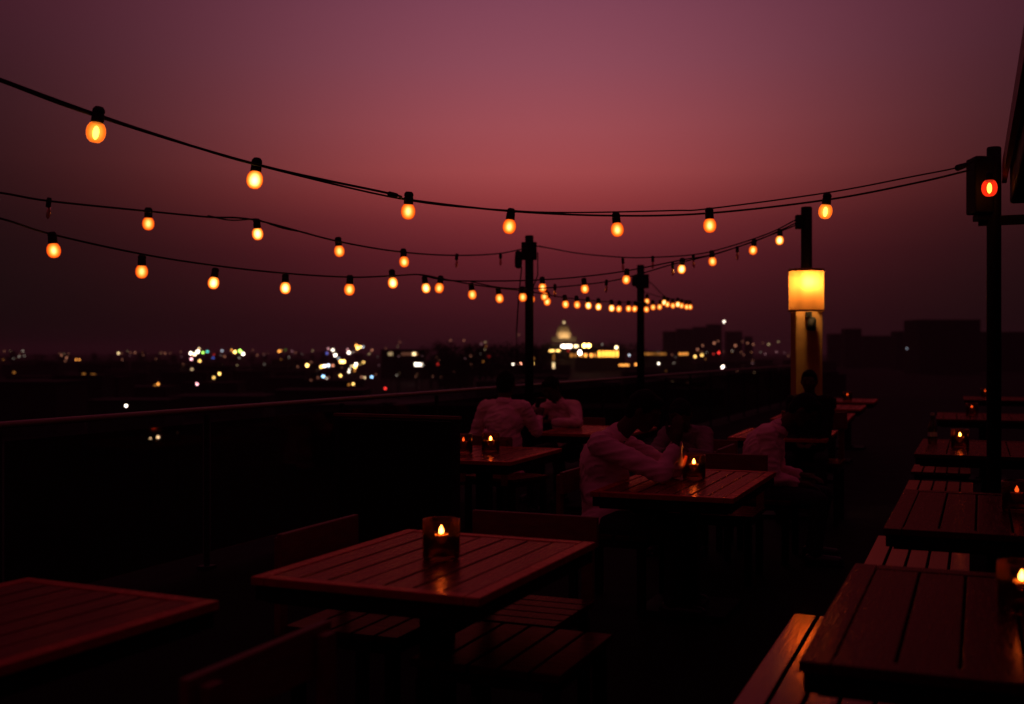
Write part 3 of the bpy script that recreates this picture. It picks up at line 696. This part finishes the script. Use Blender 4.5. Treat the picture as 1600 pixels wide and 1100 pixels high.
# ------------------------------------------------------------------ the city
COL = {'w': (1, .84, .66), 'y': (1, .58, .14), 'o': (1, .36, .06), 'r': (1, .04, .03), 'b': (.12, .2, 1), 'c': (.35, .65, 1), 'g': (.45, 1, .12),
       't': (.1, .7, .6), 'p': (1, .45, .5), 'h': (1, .36, .2), 'v': (.75, .85, 1), 'a': (1, .7, .34), 'k': (1, .42, .05)}
CN = {'w': 'white', 'y': 'yellow', 'o': 'orange', 'r': 'red', 'b': 'deep blue', 'c': 'ice blue', 'g': 'green', 't': 'teal', 'p': 'pink', 'h': 'brownish', 'v': 'cold white', 'a': 'cream'}
lamp_mats = {}
def lm(k, st):
    if (k, st) not in lamp_mats:
        m_ = emis('lamp_glow', COL[k], st); m_.cycles.emission_sampling = 'NONE'; lamp_mats[(k, st)] = m_
    return lamp_mats[(k, st)]
def region(x, y):
    if x < 160: return 'at far left'
    if x < 270: return 'left of the white cluster'
    if x < 330: return 'in the white cluster'
    if x < 400: return 'in the yellow green cluster'
    if x < 478: return 'between the clusters'
    if x < 530: return 'in the big cluster, left half'
    if x < 590: return 'in the big cluster, right half'
    if x < 800: return 'left of the first pole'
    if x < 870: return 'right of the first pole'
    if x < 990: return 'below the dome'
    if x < 1110: return 'right of the second pole'
    if x < 1240: return 'left of the lantern pillar'
    return 'right of the lantern pillar'
def lampdist(y):
    return max(90, min(850, 9.5*F/max(.1, (y-550)))) if y > 550.5 else 850
PX = []
seen = {}
def city_lamp(x, y, r, k, st, wide=1.0, tall=1.0, D=None, extra=None):
    D = D or lampdist(y)*random.uniform(.93, 1.0)
    if 600 < x < 850 and y < 575: D = min(D, 425*random.uniform(.9, 1))
    PX.append((x, y, D))
    st *= 1.1 if st >= 1 else .75
    p = at(x, y, D); s_ = D/F
    size = 'tiny dim' if st < 1 else ('bright' if r > 2.4 else 'small')
    lb = '%s %s lamp %s' % (size.replace('tiny dim', 'dim'), CN[k], region(x, y))
    if y > 562: lb += ', low down'
    elif y < 548: lb += ', above the rooftops'
    if extra: lb = extra
    rt = empty('street_lamp', (p.x, p.y, GZ), lb, 'street lamp', 0, 'street lamps far off in the city')
    if st >= 1: seen.setdefault(lb, []).append((x, rt))
    h = p.z-GZ; rr_ = r*s_*.59
    m_ = MB(); m_.ball((0, 0, h), (rr_*wide, rr_, rr_*tall), None, 10, 8); m_.build('lamp_globe', lm(k, st), rt)
    m_ = MB(); m_.lathe((0, 0, 0), [(.16, 0), (.09, 1), (.06, h-rr_*tall)], 6); m_.build('pole', dark, rt)
    return rt
BR_, MD, DM, VD = 9.0, 3.5, .9, .35
lamps = [
 (5,562,2,'o',VD),(21,560,1.6,'w',VD),(30,557,2,'w',DM*.7),(38,556,2,'w',VD),(96,555,2,'h',DM),(104,559,2.6,'h',DM),(102,564,2.4,'h',VD),(93,552,1.5,'h',VD),(107,553,1.5,'h',VD),
 (119,562,2.6,'o',1.6),(124,562,2.4,'o',1.6),(185,552,2.8,'a',2.2),(190,552,2,'h',VD),(204,551,2,'h',VD),(211,551,2.2,'h',DM*.7),(224,555,1.6,'h',VD),(252,551,2,'h',VD),(258,552,2.2,'h',DM*.6),(266,552,1.6,'h',VD),
 (298,552,3.2,'w',BR_),(304,553.5,3.4,'a',BR_),(309,549.5,3.4,'w',BR_),(311,545,2.2,'a',MD),(317,551,2.6,'g',4.5),(324,549.5,2.4,'t',MD),(299,561,3,'p',5),(312,564,2.8,'y',6),(300,577,2.3,'a',1.6),(286,569,1.6,'h',VD),
 (347,548,2.2,'v',1.6),(334,554,1.6,'r',1.2),(333,559,2,'b',1.2),(351,557,2,'h',DM),(345,555,1.4,'w',VD),(362,547,2,'o',MD),(367,550,3.2,'y',BR_),(375,548.5,3.2,'g',7),(380,553,3,'w',BR_),(374,559,1.8,'w',DM),(395,547,1.6,'h',VD),
 (308,600,2.8,'p',5),(343,584,3,'y',6),(334,590,3.2,'y',2.5),(247,600,3,'o',3.2),(242,602,2.4,'o',.8),(197,634,2.8,'w',BR_),(235,685,2.2,'a',7),(247,683,3.6,'a',BR_),(22,582,3,'o',.55),(277,676,1.6,'h',VD*.6),
 (436,549,3,'o',3),(439,548,2,'o',2),(462,551,2,'h',VD),(446,547,1.8,'g',VD),(402,555,2.4,'h',VD),(412,553,1.6,'h',VD),(480,571,3.6,'y',BR_),(465,573,1.8,'h',DM*.7),(486,566,2,'h',DM*.7),(502,573,3.4,'y',7),(507,572,3,'w',BR_),(513,571,3,'v',6),(520,571,2.6,'h',2.2),
 (513,545,2.4,'p',1.3),(511,552,2.8,'b',1.0),(520,547,3,'w',5.5),(524,555,3.6,'w',7),(529,560,2.4,'v',1),(533,565,4,'y',BR_),(537,565,4,'y',BR_),(545,551,3.4,'w',7),(543,546,2.2,'p',1.4),(551,550,2,'w',DM),(557,540,3,'o',6),(559,544,3.2,'y',BR_),(563,542,2.6,'y',6),(567,542,2.4,'v',1.8),
 (581,547,2.8,'h',DM),(577,553,2.2,'a',DM*.8),(556,569,3.2,'w',BR_),(555,573,3.6,'y',BR_),(550,572,2.4,'a',3),(568,566,2.6,'y',3.5),(563,569,2.4,'y',DM),(546,577,1.8,'w',5),(545,581,2.4,'w',5),(554,579,2.4,'o',1.2),(505,588,3,'c',6),(510,591,2,'w',1.6),(514,589,1.3,'h',.7),(497,590,2,'h',DM*.7),(532,587,3,'y',5),
 (565,589,2.6,'h',.8),(570,590,2.4,'a',1.8),(581,589,2.8,'c',4),(587,585,2,'h',VD),(545,601,2.8,'o',.9),(552,600,2.8,'y',4.5),(602,607,3,'r',2.4),(486,594,2.2,'h',VD),(534,574,1.5,'h',VD),
 (684,569,3,'r',.7),(725,532,1.8,'h',.7),(704,532,1.8,'h',.6),(764,557,2.4,'r',.35),(736,569,1.6,'h',.3),(801.5,569,2.2,'w',5),(813,568.5,2.8,'h',5),(832.5,568,3.2,'y',3.5),(834,560,2.4,'o',.5),(810,523,1.6,'h',.5),
 (888,548,2,'r',1.2),(913,540,5.2,'y',12),(920,540,5.2,'y',12),(963,543,3.4,'a',BR_),(941,538,1.8,'w',.7),(983,555,2.2,'v',2.4),(993.5,569.5,3.2,'o',2.6),
 (1029,568,2.2,'w',7),(1034.5,567,3,'w',BR_),(1053,567,2.2,'w',.35),(1086,557,3.2,'y',3.5),(1097,555,3.2,'y',3.5),(1102,561,1.6,'o',.5),(1090,546,2.6,'h',.9),(1098,540,2.4,'h',.6),(1116,536,3.2,'h',.8),(1122,533,2,'h',.5),(1115,553,2,'r',1),(1123,551,2.8,'r',3),
 (1129.7,573.7,4,'w',BR_),(1149,540,3.2,'h',.8),(1168,536,2.4,'h',.55),(1177,538,2.4,'h',.6),(1160,534,1.6,'h',.4),(1201,538,2.6,'a',.8),(1216,534,2,'a',.6),(1192,536,1.6,'h',.3),(1417,544.5,1.9,'v',.8)]
for a_ in lamps: city_lamp(*a_)
city_lamp(906, 551, 4.4, 'w', 12, 1, 1.35)
city_lamp(1131.5, 502.5, 2.9, 'w', 4, D=420, extra='white globe on a tall mast rising above the skyline left of the lantern pillar')
rnd = random.Random(4)
for i in range(95):
    x = rnd.choice([rnd.uniform(0, 860), rnd.uniform(400, 760), rnd.uniform(1000, 1240)]); y = 547+abs(rnd.gauss(0, 7)) if rnd.random() < .7 else rnd.uniform(548, 600)
    if x > 590 and x < 860: y = rnd.uniform(533, 590)
    if y > 600: continue
    city_lamp(x, y, rnd.uniform(1.0, 1.9), rnd.choice('hhhwoap'), rnd.choice((.25, .35, .5, .8)))

def block(x0, x1, ytop, D, name='city_building', label='', litw=(), group='dark buildings of the city', depth=None, mats=None, wins=True, cat='building'):
    """building between picture columns at distance D, standing on the ground"""
    a_, b_ = at(x0, ytop, D), at(x1, ytop, D); w = b_.x-a_.x; h = a_.z-GZ; d_ = depth or max(6, w*.7)
    rt = empty(name, ((a_.x+b_.x)/2, D+d_/2, GZ), label, cat, 0, group)
    m_ = MB(); m_.box((0, 0, h/2), (w, d_, h)); m_.build('wall', mats or cityw, rt)
    m_ = MB(); m_.box((0, 0, h+.15), (w+.5, d_+.5, .3)); m_.build('roof', cityw, rt)
    if False:
        nx = max(2, min(6, int(w/3.2))); nz = max(2, min(7, int(h/3.4)))
        m_ = MB()
        for i in range(nx):
            for j in range(nz):
                m_.box((-w/2+w*(i+.5)/nx, -d_/2-.03, h*(j+.6)/(nz+.3)), (w/nx*.4, .06, h/nz*.42))
        m_.build('window_rows', winm, rt)
    return rt
winm = mat('dark_window_glass', (.01, .01, .012), .2, .6)
# hazy towers right of the second pole
for i, (x0, x1, yt) in enumerate([(1037, 1056, 516), (1058, 1082, 512), (1084, 1104, 509), (1106, 1128, 505), (1136, 1160, 516), (1164, 1176, 524)]):
    block(x0, x1, yt+2, 1500+60*i, name='tower_block', label='faint dark tower block on the skyline, number %s from the left' % ('one two three four five six'.split()[i]), group='faint tower blocks left of the lantern pillar')
for i, (x0, x1, yt, D, lb) in enumerate([(1296, 1318, 515, 260, 'low dark building just right of the lantern pillar'), (1320, 1346, 507, 230, 'dark building with a taller roofline right of the lantern pillar'),
        (1348, 1398, 518, 240, 'long low dark building in the middle of the right skyline'), (1400, 1434, 511, 210, 'dark building stepping up towards the large block'), (1436, 1532, 493, 170, 'large dark flat roofed block at the right behind the tables'), (1534, 1660, 512, 190, 'dark building at the right edge behind the speaker pole')]):
    block(x0, x1, yt+7, D*5, label=lb)
for i in range(170):
    D = rnd.uniform(170, 1100); x = rnd.uniform(-80, 1280)
    if 860 < x < 975: continue
    yt = 550+max(-1.0, (16.5-rnd.uniform(4, 10))/D*F*.95)
    w0 = rnd.uniform(10, 26); w = w0/D*F
    yt = min(yt, 640)
    if any(x-5 < lx < x+w0/D*F+5 and ly > yt-4 and lD > D-5 for lx, ly, lD in PX): continue
    block(x, x+w, yt, D, label='low unlit building in the dark city ' + ('at far left' if x < 200 else 'below the white and green lights' if x < 410 else 'under the big light cluster' if x < 620 else 'behind the first railing pole' if x < 860 else 'between second pole and lantern pillar'))
# glow wall, lit sign, colonnade, dome
def panel_thing(name, label, cat, x, y, w, h, D, k, st, part='lit_face', posts=True, group=None):
    p = at(x, y, D); s_ = D/F
    rt = empty(name, (p.x, p.y, GZ), label, cat, 0, group)
    hh = p.z-GZ
    m_ = MB(); m_.box((0, 0, hh), (w*s_, .25, h*s_)); m_.build(part, lm(k, st), rt)
    m_ = MB(); m_.box((0, .3, hh), (w*s_+.3, .3, h*s_+.3)); m_.build('casing', cityw, rt)
    for sx_ in (-.35, .35):
        m_ = MB(); m_.box((sx_*w*s_, .55, hh/2), (.25, .2, hh)); m_.build('support', cityw, rt)
panel_thing('lit_panel', 'wide white lit sign between the light clusters and the first pole', 'sign', 654.5, 569.5, 12.5, 5, 600, 'w', 8)
panel_thing('lit_panel', 'row of cold white light just below the dome', 'sign', 885, 541, 16, 4.5, 900, 'w', 9)
panel_thing('lit_panel', 'cream light patch right of the white row below the dome', 'sign', 900, 541, 6, 4, 900, 'a', 5)
panel_thing('lit_panel', 'yellow lit strip left of the dome, longer one', 'sign', 862, 548, 9, 3, 800, 'y', 4)
panel_thing('lit_panel', 'yellow lit strip left of the dome, shorter one', 'sign', 872, 548, 5.5, 3, 800, 'y', 4)
panel_thing('lit_panel', 'glowing panel added for the tall lit pillar under the yellow strips', 'sign', 865, 571, 3.2, 9, 650, 'a', 1.6)  # glowing face stands in for the light on a pillar
panel_thing('lit_panel', 'faint orange glowing panel for the upper part of the lit pillar', 'sign', 865, 558, 3, 9, 700, 'o', .35)  # upper part of that pillar, its light also put into a glowing face
panel_thing('lit_panel', 'glowing panel for the orange lit awning right of the colonnade', 'sign', 975, 570.5, 16, 2.6, 520, 'o', 2.2)  # light on the awning is put into an emissive face
panel_thing('lit_panel', 'faint red strip low in the streets under the big cluster', 'sign', 529, 613, 15, 2.0, 260, 'r', .25)
pr = block(595, 662, 546.5, 700, name='lit_hall', label='low hall with a pale glowing front between cluster and first pole', group=None, wins=False)
for (x, w_, k, st) in ((610, 7, 'a', .5), (640, 26, 'h', .10), (647, 5.5, 'a', 3)):
    q = at(x, 553, 699.5); m_ = MB(); m_.box((q.x-pr.location.x, -pr.dimensions[1]/2, q.z-GZ), (.1, .1, .1))
    m_ = MB(); dd = max(6, (at(662, 0, 700).x-at(595, 0, 700).x)*.7)
    m_.box((q.x-pr.location.x, -dd/2-.06, q.z-GZ), (w_*.4, .1, 1.9)); m_.build('window', lm(k, st), pr)
for (x, yy) in ((131, 586), (145, 588)):
    pass
pf = block(126, 152, 578, 420, name='lit_facade_house', label='house with a dim orange lit front on the left', group=None, wins=False)
dd = max(6, (at(152, 0, 420).x-at(126, 0, 420).x)*.7)
for (dx, dz_, w_, h_, st) in ((-1.9, 0, 1.3, 1.5, .3), (1.6, -.3, 1.8, 1.8, .22), (-1.5, -2.6, 1.2, 1.3, .1), (2, -2.9, 1, 1.2, .07)):
    q = at(139, 586, 420); m_ = MB(); m_.box((dx, -dd/2-.05, q.z-GZ+dz_), (w_, .08, h_)); m_.build('window', lm('o', st), pf)
# colonnade
D = 950; s_ = D/F
cp = at(950, 553, D)
pal = empty('lit_colonnade', (cp.x, D+6, GZ), 'long low palace front with glowing yellow arches right of the dome', 'building')
hh = at(0, 545.5, D).z-GZ
m_ = MB(); m_.box((-6, 0, hh/2), (76*s_, 10, hh)); m_.build('wall', cityw, pal)
m_ = MB(); m_.box((-6, 0, hh+.3), (78*s_, 11, .6)); m_.build('roof', cityw, pal)
for i in range(6):
    q = at(936.5+5.6*i, 553.5, D)
    m_ = MB(); w_ = 3.2*s_; h_ = 8.0*s_
    m_.box((q.x-pal.location.x, -5.1, q.z-GZ), (w_, .2, h_)); m_.lathe((q.x-pal.location.x, -5.1, q.z-GZ+h_/2), [(w_/2, -.1), (w_/2, .1)], 16, Euler((R(90), 0, 0)).to_matrix())
    m_.build('arch', lm('k', 4.5), pal)
for (x, st) in ((893, .5), (899, .4), (908, .9), (915, 2.2), (924, 2.2), (930, .7)):
    q = at(x, 555, D); m_ = MB(); m_.box((q.x-pal.location.x, -5.1, q.z-GZ), (3.8*s_, .2, 5.2*s_)); m_.build('window', lm('o', st*1.6), pal)
for (x0, x1, lb) in ((1005, 1042, 'dim brown lit row of shop fronts right of the second railing pole'), (1060, 1078, 'short orange lit row of shop fronts beside two yellow lamps')):
    rw = block(x0, x1, 549.5, 800, name='shop_row', label=lb, group='lit shop rows right of the second pole', wins=False)
    nn = int((x1-x0)/5.2); dd = max(6, (at(x1, 0, 800).x-at(x0, 0, 800).x)*.7)
    for i in range(nn):
        q = at(x0+2.6+5.2*i, 553, 800); m_ = MB(); m_.box((q.x-rw.location.x, -dd/2-.06, q.z-GZ), (4*.457, .1, 1.7)); m_.build('window', lm('o', (.35, .6, .4, .22, .3, .5)[i % 6] if x0 < 1050 else 1.4), rw)
# dome
D = 1200; s_ = D/F
dp = at(881, 527, D)
dom = empty('domed_building', (dp.x, D, GZ), 'floodlit pale dome with a small lantern on top above the skyline', 'building')
zb_ = dp.z-GZ
m_ = MB(); m_.box((0, 6, zb_*.38), (48, 26, zb_*.76)); m_.box((0, 4, zb_*.92), (26, 18, zb_*.16)); m_.build('wall', cityw, dom)
m_ = MB(); m_.lathe((0, 0, zb_), [(11.2*s_, -1), (11.2*s_, 3.5), (10.4*s_, 3.8), (10.2*s_, 5.5), (10.8*s_, 5.7), (9.8*s_, 6.1)], 32); m_.build('drum', stone, dom)
for k_ in range(16):
    a_ = 2*math.pi*(k_+.5)/16
    m_ = MB(); m_.lathe((11.0*s_*math.cos(a_), 11.0*s_*math.sin(a_), zb_), [(.45, 0), (.45, 5)], 8); m_.build('column', stone, dom)
m_ = MB(); prof = [(9.4*s_*math.cos(a), 5.8+12.5*s_*math.sin(a)) for a in [R(7*k_) for k_ in range(12)]]
m_.lathe((0, 0, zb_), prof, 32); dm_ = m_.build('dome', mat('dome_lead', (.2, .17, .13), .8, .2, noise=(.13, .11, .08), nscale=.4), dom, smooth=True)
for k_ in range(12):
    a_ = 2*math.pi*k_/12
    m_ = MB(); m_.tube([(r_*math.cos(a_), r_*math.sin(a_), zb_+z_+.05) for r_, z_ in prof[::2]], .35, 6); m_.build('rib', stone, dom)
m_ = MB(); zt_ = zb_+5.8+12.5*s_
m_.lathe((0, 0, zt_-.3), [(1.6, 0), (1.6, 3), (1.9, 3.1), (1.0, 4), (.2, 4.8), (.05, 6.5)], 12); m_.build('lantern', stone, dom)
m_ = MB(); m_.ball((0, -1.8, at(0, 504, D).z-GZ), 1.1*1.0, None, 10, 8); m_.build('top_lamp', lm('a', 1.6), dom)
for sx_, dy, P_ in ((-8, -15, 6000), (0, -17, 7000), (8, -15, 6000)):
    ld = bpy.data.lights.new('floodlight', 'POINT'); ld.energy = P_; ld.color = (1, .62, .26); ld.shadow_soft_size = .5
    lo = bpy.data.objects.new('floodlight', ld); C.objects.link(lo); lo.parent = dom; lo.location = (sx_, dy, zb_-1.5)
# tree masses on the skyline and single trees
def trees(name, label, x0, x1, ytop, D, nt, seed, kind='stuff'):
    r_ = random.Random(seed); m_ = MB()
    for i in range(nt):
        x = x0+(x1-x0)*(i+r_.random())/nt; top = at(x, ytop+r_.uniform(-1, 5), D); h = top.z-GZ
        Dd = D+r_.uniform(-15, 40)
        m_.lathe((top.x, Dd, GZ), [(.5, 0), (.3, h*.6), (.1, h*.8)], 6)
        for c_ in range(16):
            cx = top.x+r_.gauss(0, h*.13); cy = Dd+r_.gauss(0, h*.13); cz = GZ+h*r_.uniform(.35, .9)
            for t_ in range(42):
                d_ = Vector((r_.gauss(0, 1), r_.gauss(0, 1), r_.gauss(0, .8)))*h*.062
                p = Vector((cx, cy, cz))+d_; a1 = Vector((r_.gauss(0, 1), r_.gauss(0, 1), r_.gauss(0, 1)))*h*.016; b1 = Vector((r_.gauss(0, 1), r_.gauss(0, 1), r_.gauss(0, 1)))*h*.016
                n_ = len(m_.v); m_.v += [tuple(p), tuple(p+a1), tuple(p+a1+b1), tuple(p+b1)]; m_.f.append((n_, n_+1, n_+2, n_+3))
    o_ = m_.build(name, leafm); tag(o_, label, 'trees', kind=kind)
trees('tree_line', 'dark mass of trees on the skyline left of the first pole', 665, 850, 533, 480, 22, 1)
trees('tree_line', 'dark mass of trees on the hill around the lit dome', 845, 1000, 531, 1120, 18, 2)
trees('tree_line', 'low dark tree line at the left end of the skyline', -60, 560, 547, 1150, 34, 3)
for lb, lst in seen.items():
    lst.sort(key=lambda e: e[0])
    nm = 'first second third fourth fifth sixth seventh eighth ninth tenth'.split()
    if len(lst) > 1:
        for (x_, o_), w_ in zip(lst, nm): o_['label'] = lb + ', ' + (w_ if len(lst) > 2 else {'first': 'left', 'second': 'right'}[w_]) + (' from left' if len(lst) > 2 else ' one of two')

# ------------------------------------------------------------------ the air over the city
hz = MB(); hz.box((0, 0, 22), (24000, 24000, 78))
hm = bpy.data.materials.new('haze_air'); hm.use_nodes = True; t_ = hm.node_tree; t_.nodes.clear()
o_ = t_.nodes.new('ShaderNodeOutputMaterial'); pv = t_.nodes.new('ShaderNodeVolumePrincipled')
pv.inputs['Color'].default_value = (.5, .46, .48, 1); pv.inputs['Density'].default_value = .00015; pv.inputs['Anisotropy'].default_value = .6
t_.links.new(pv.outputs[0], o_.inputs['Volume'])
tag(hz.build('haze', hm), kind='stuff')
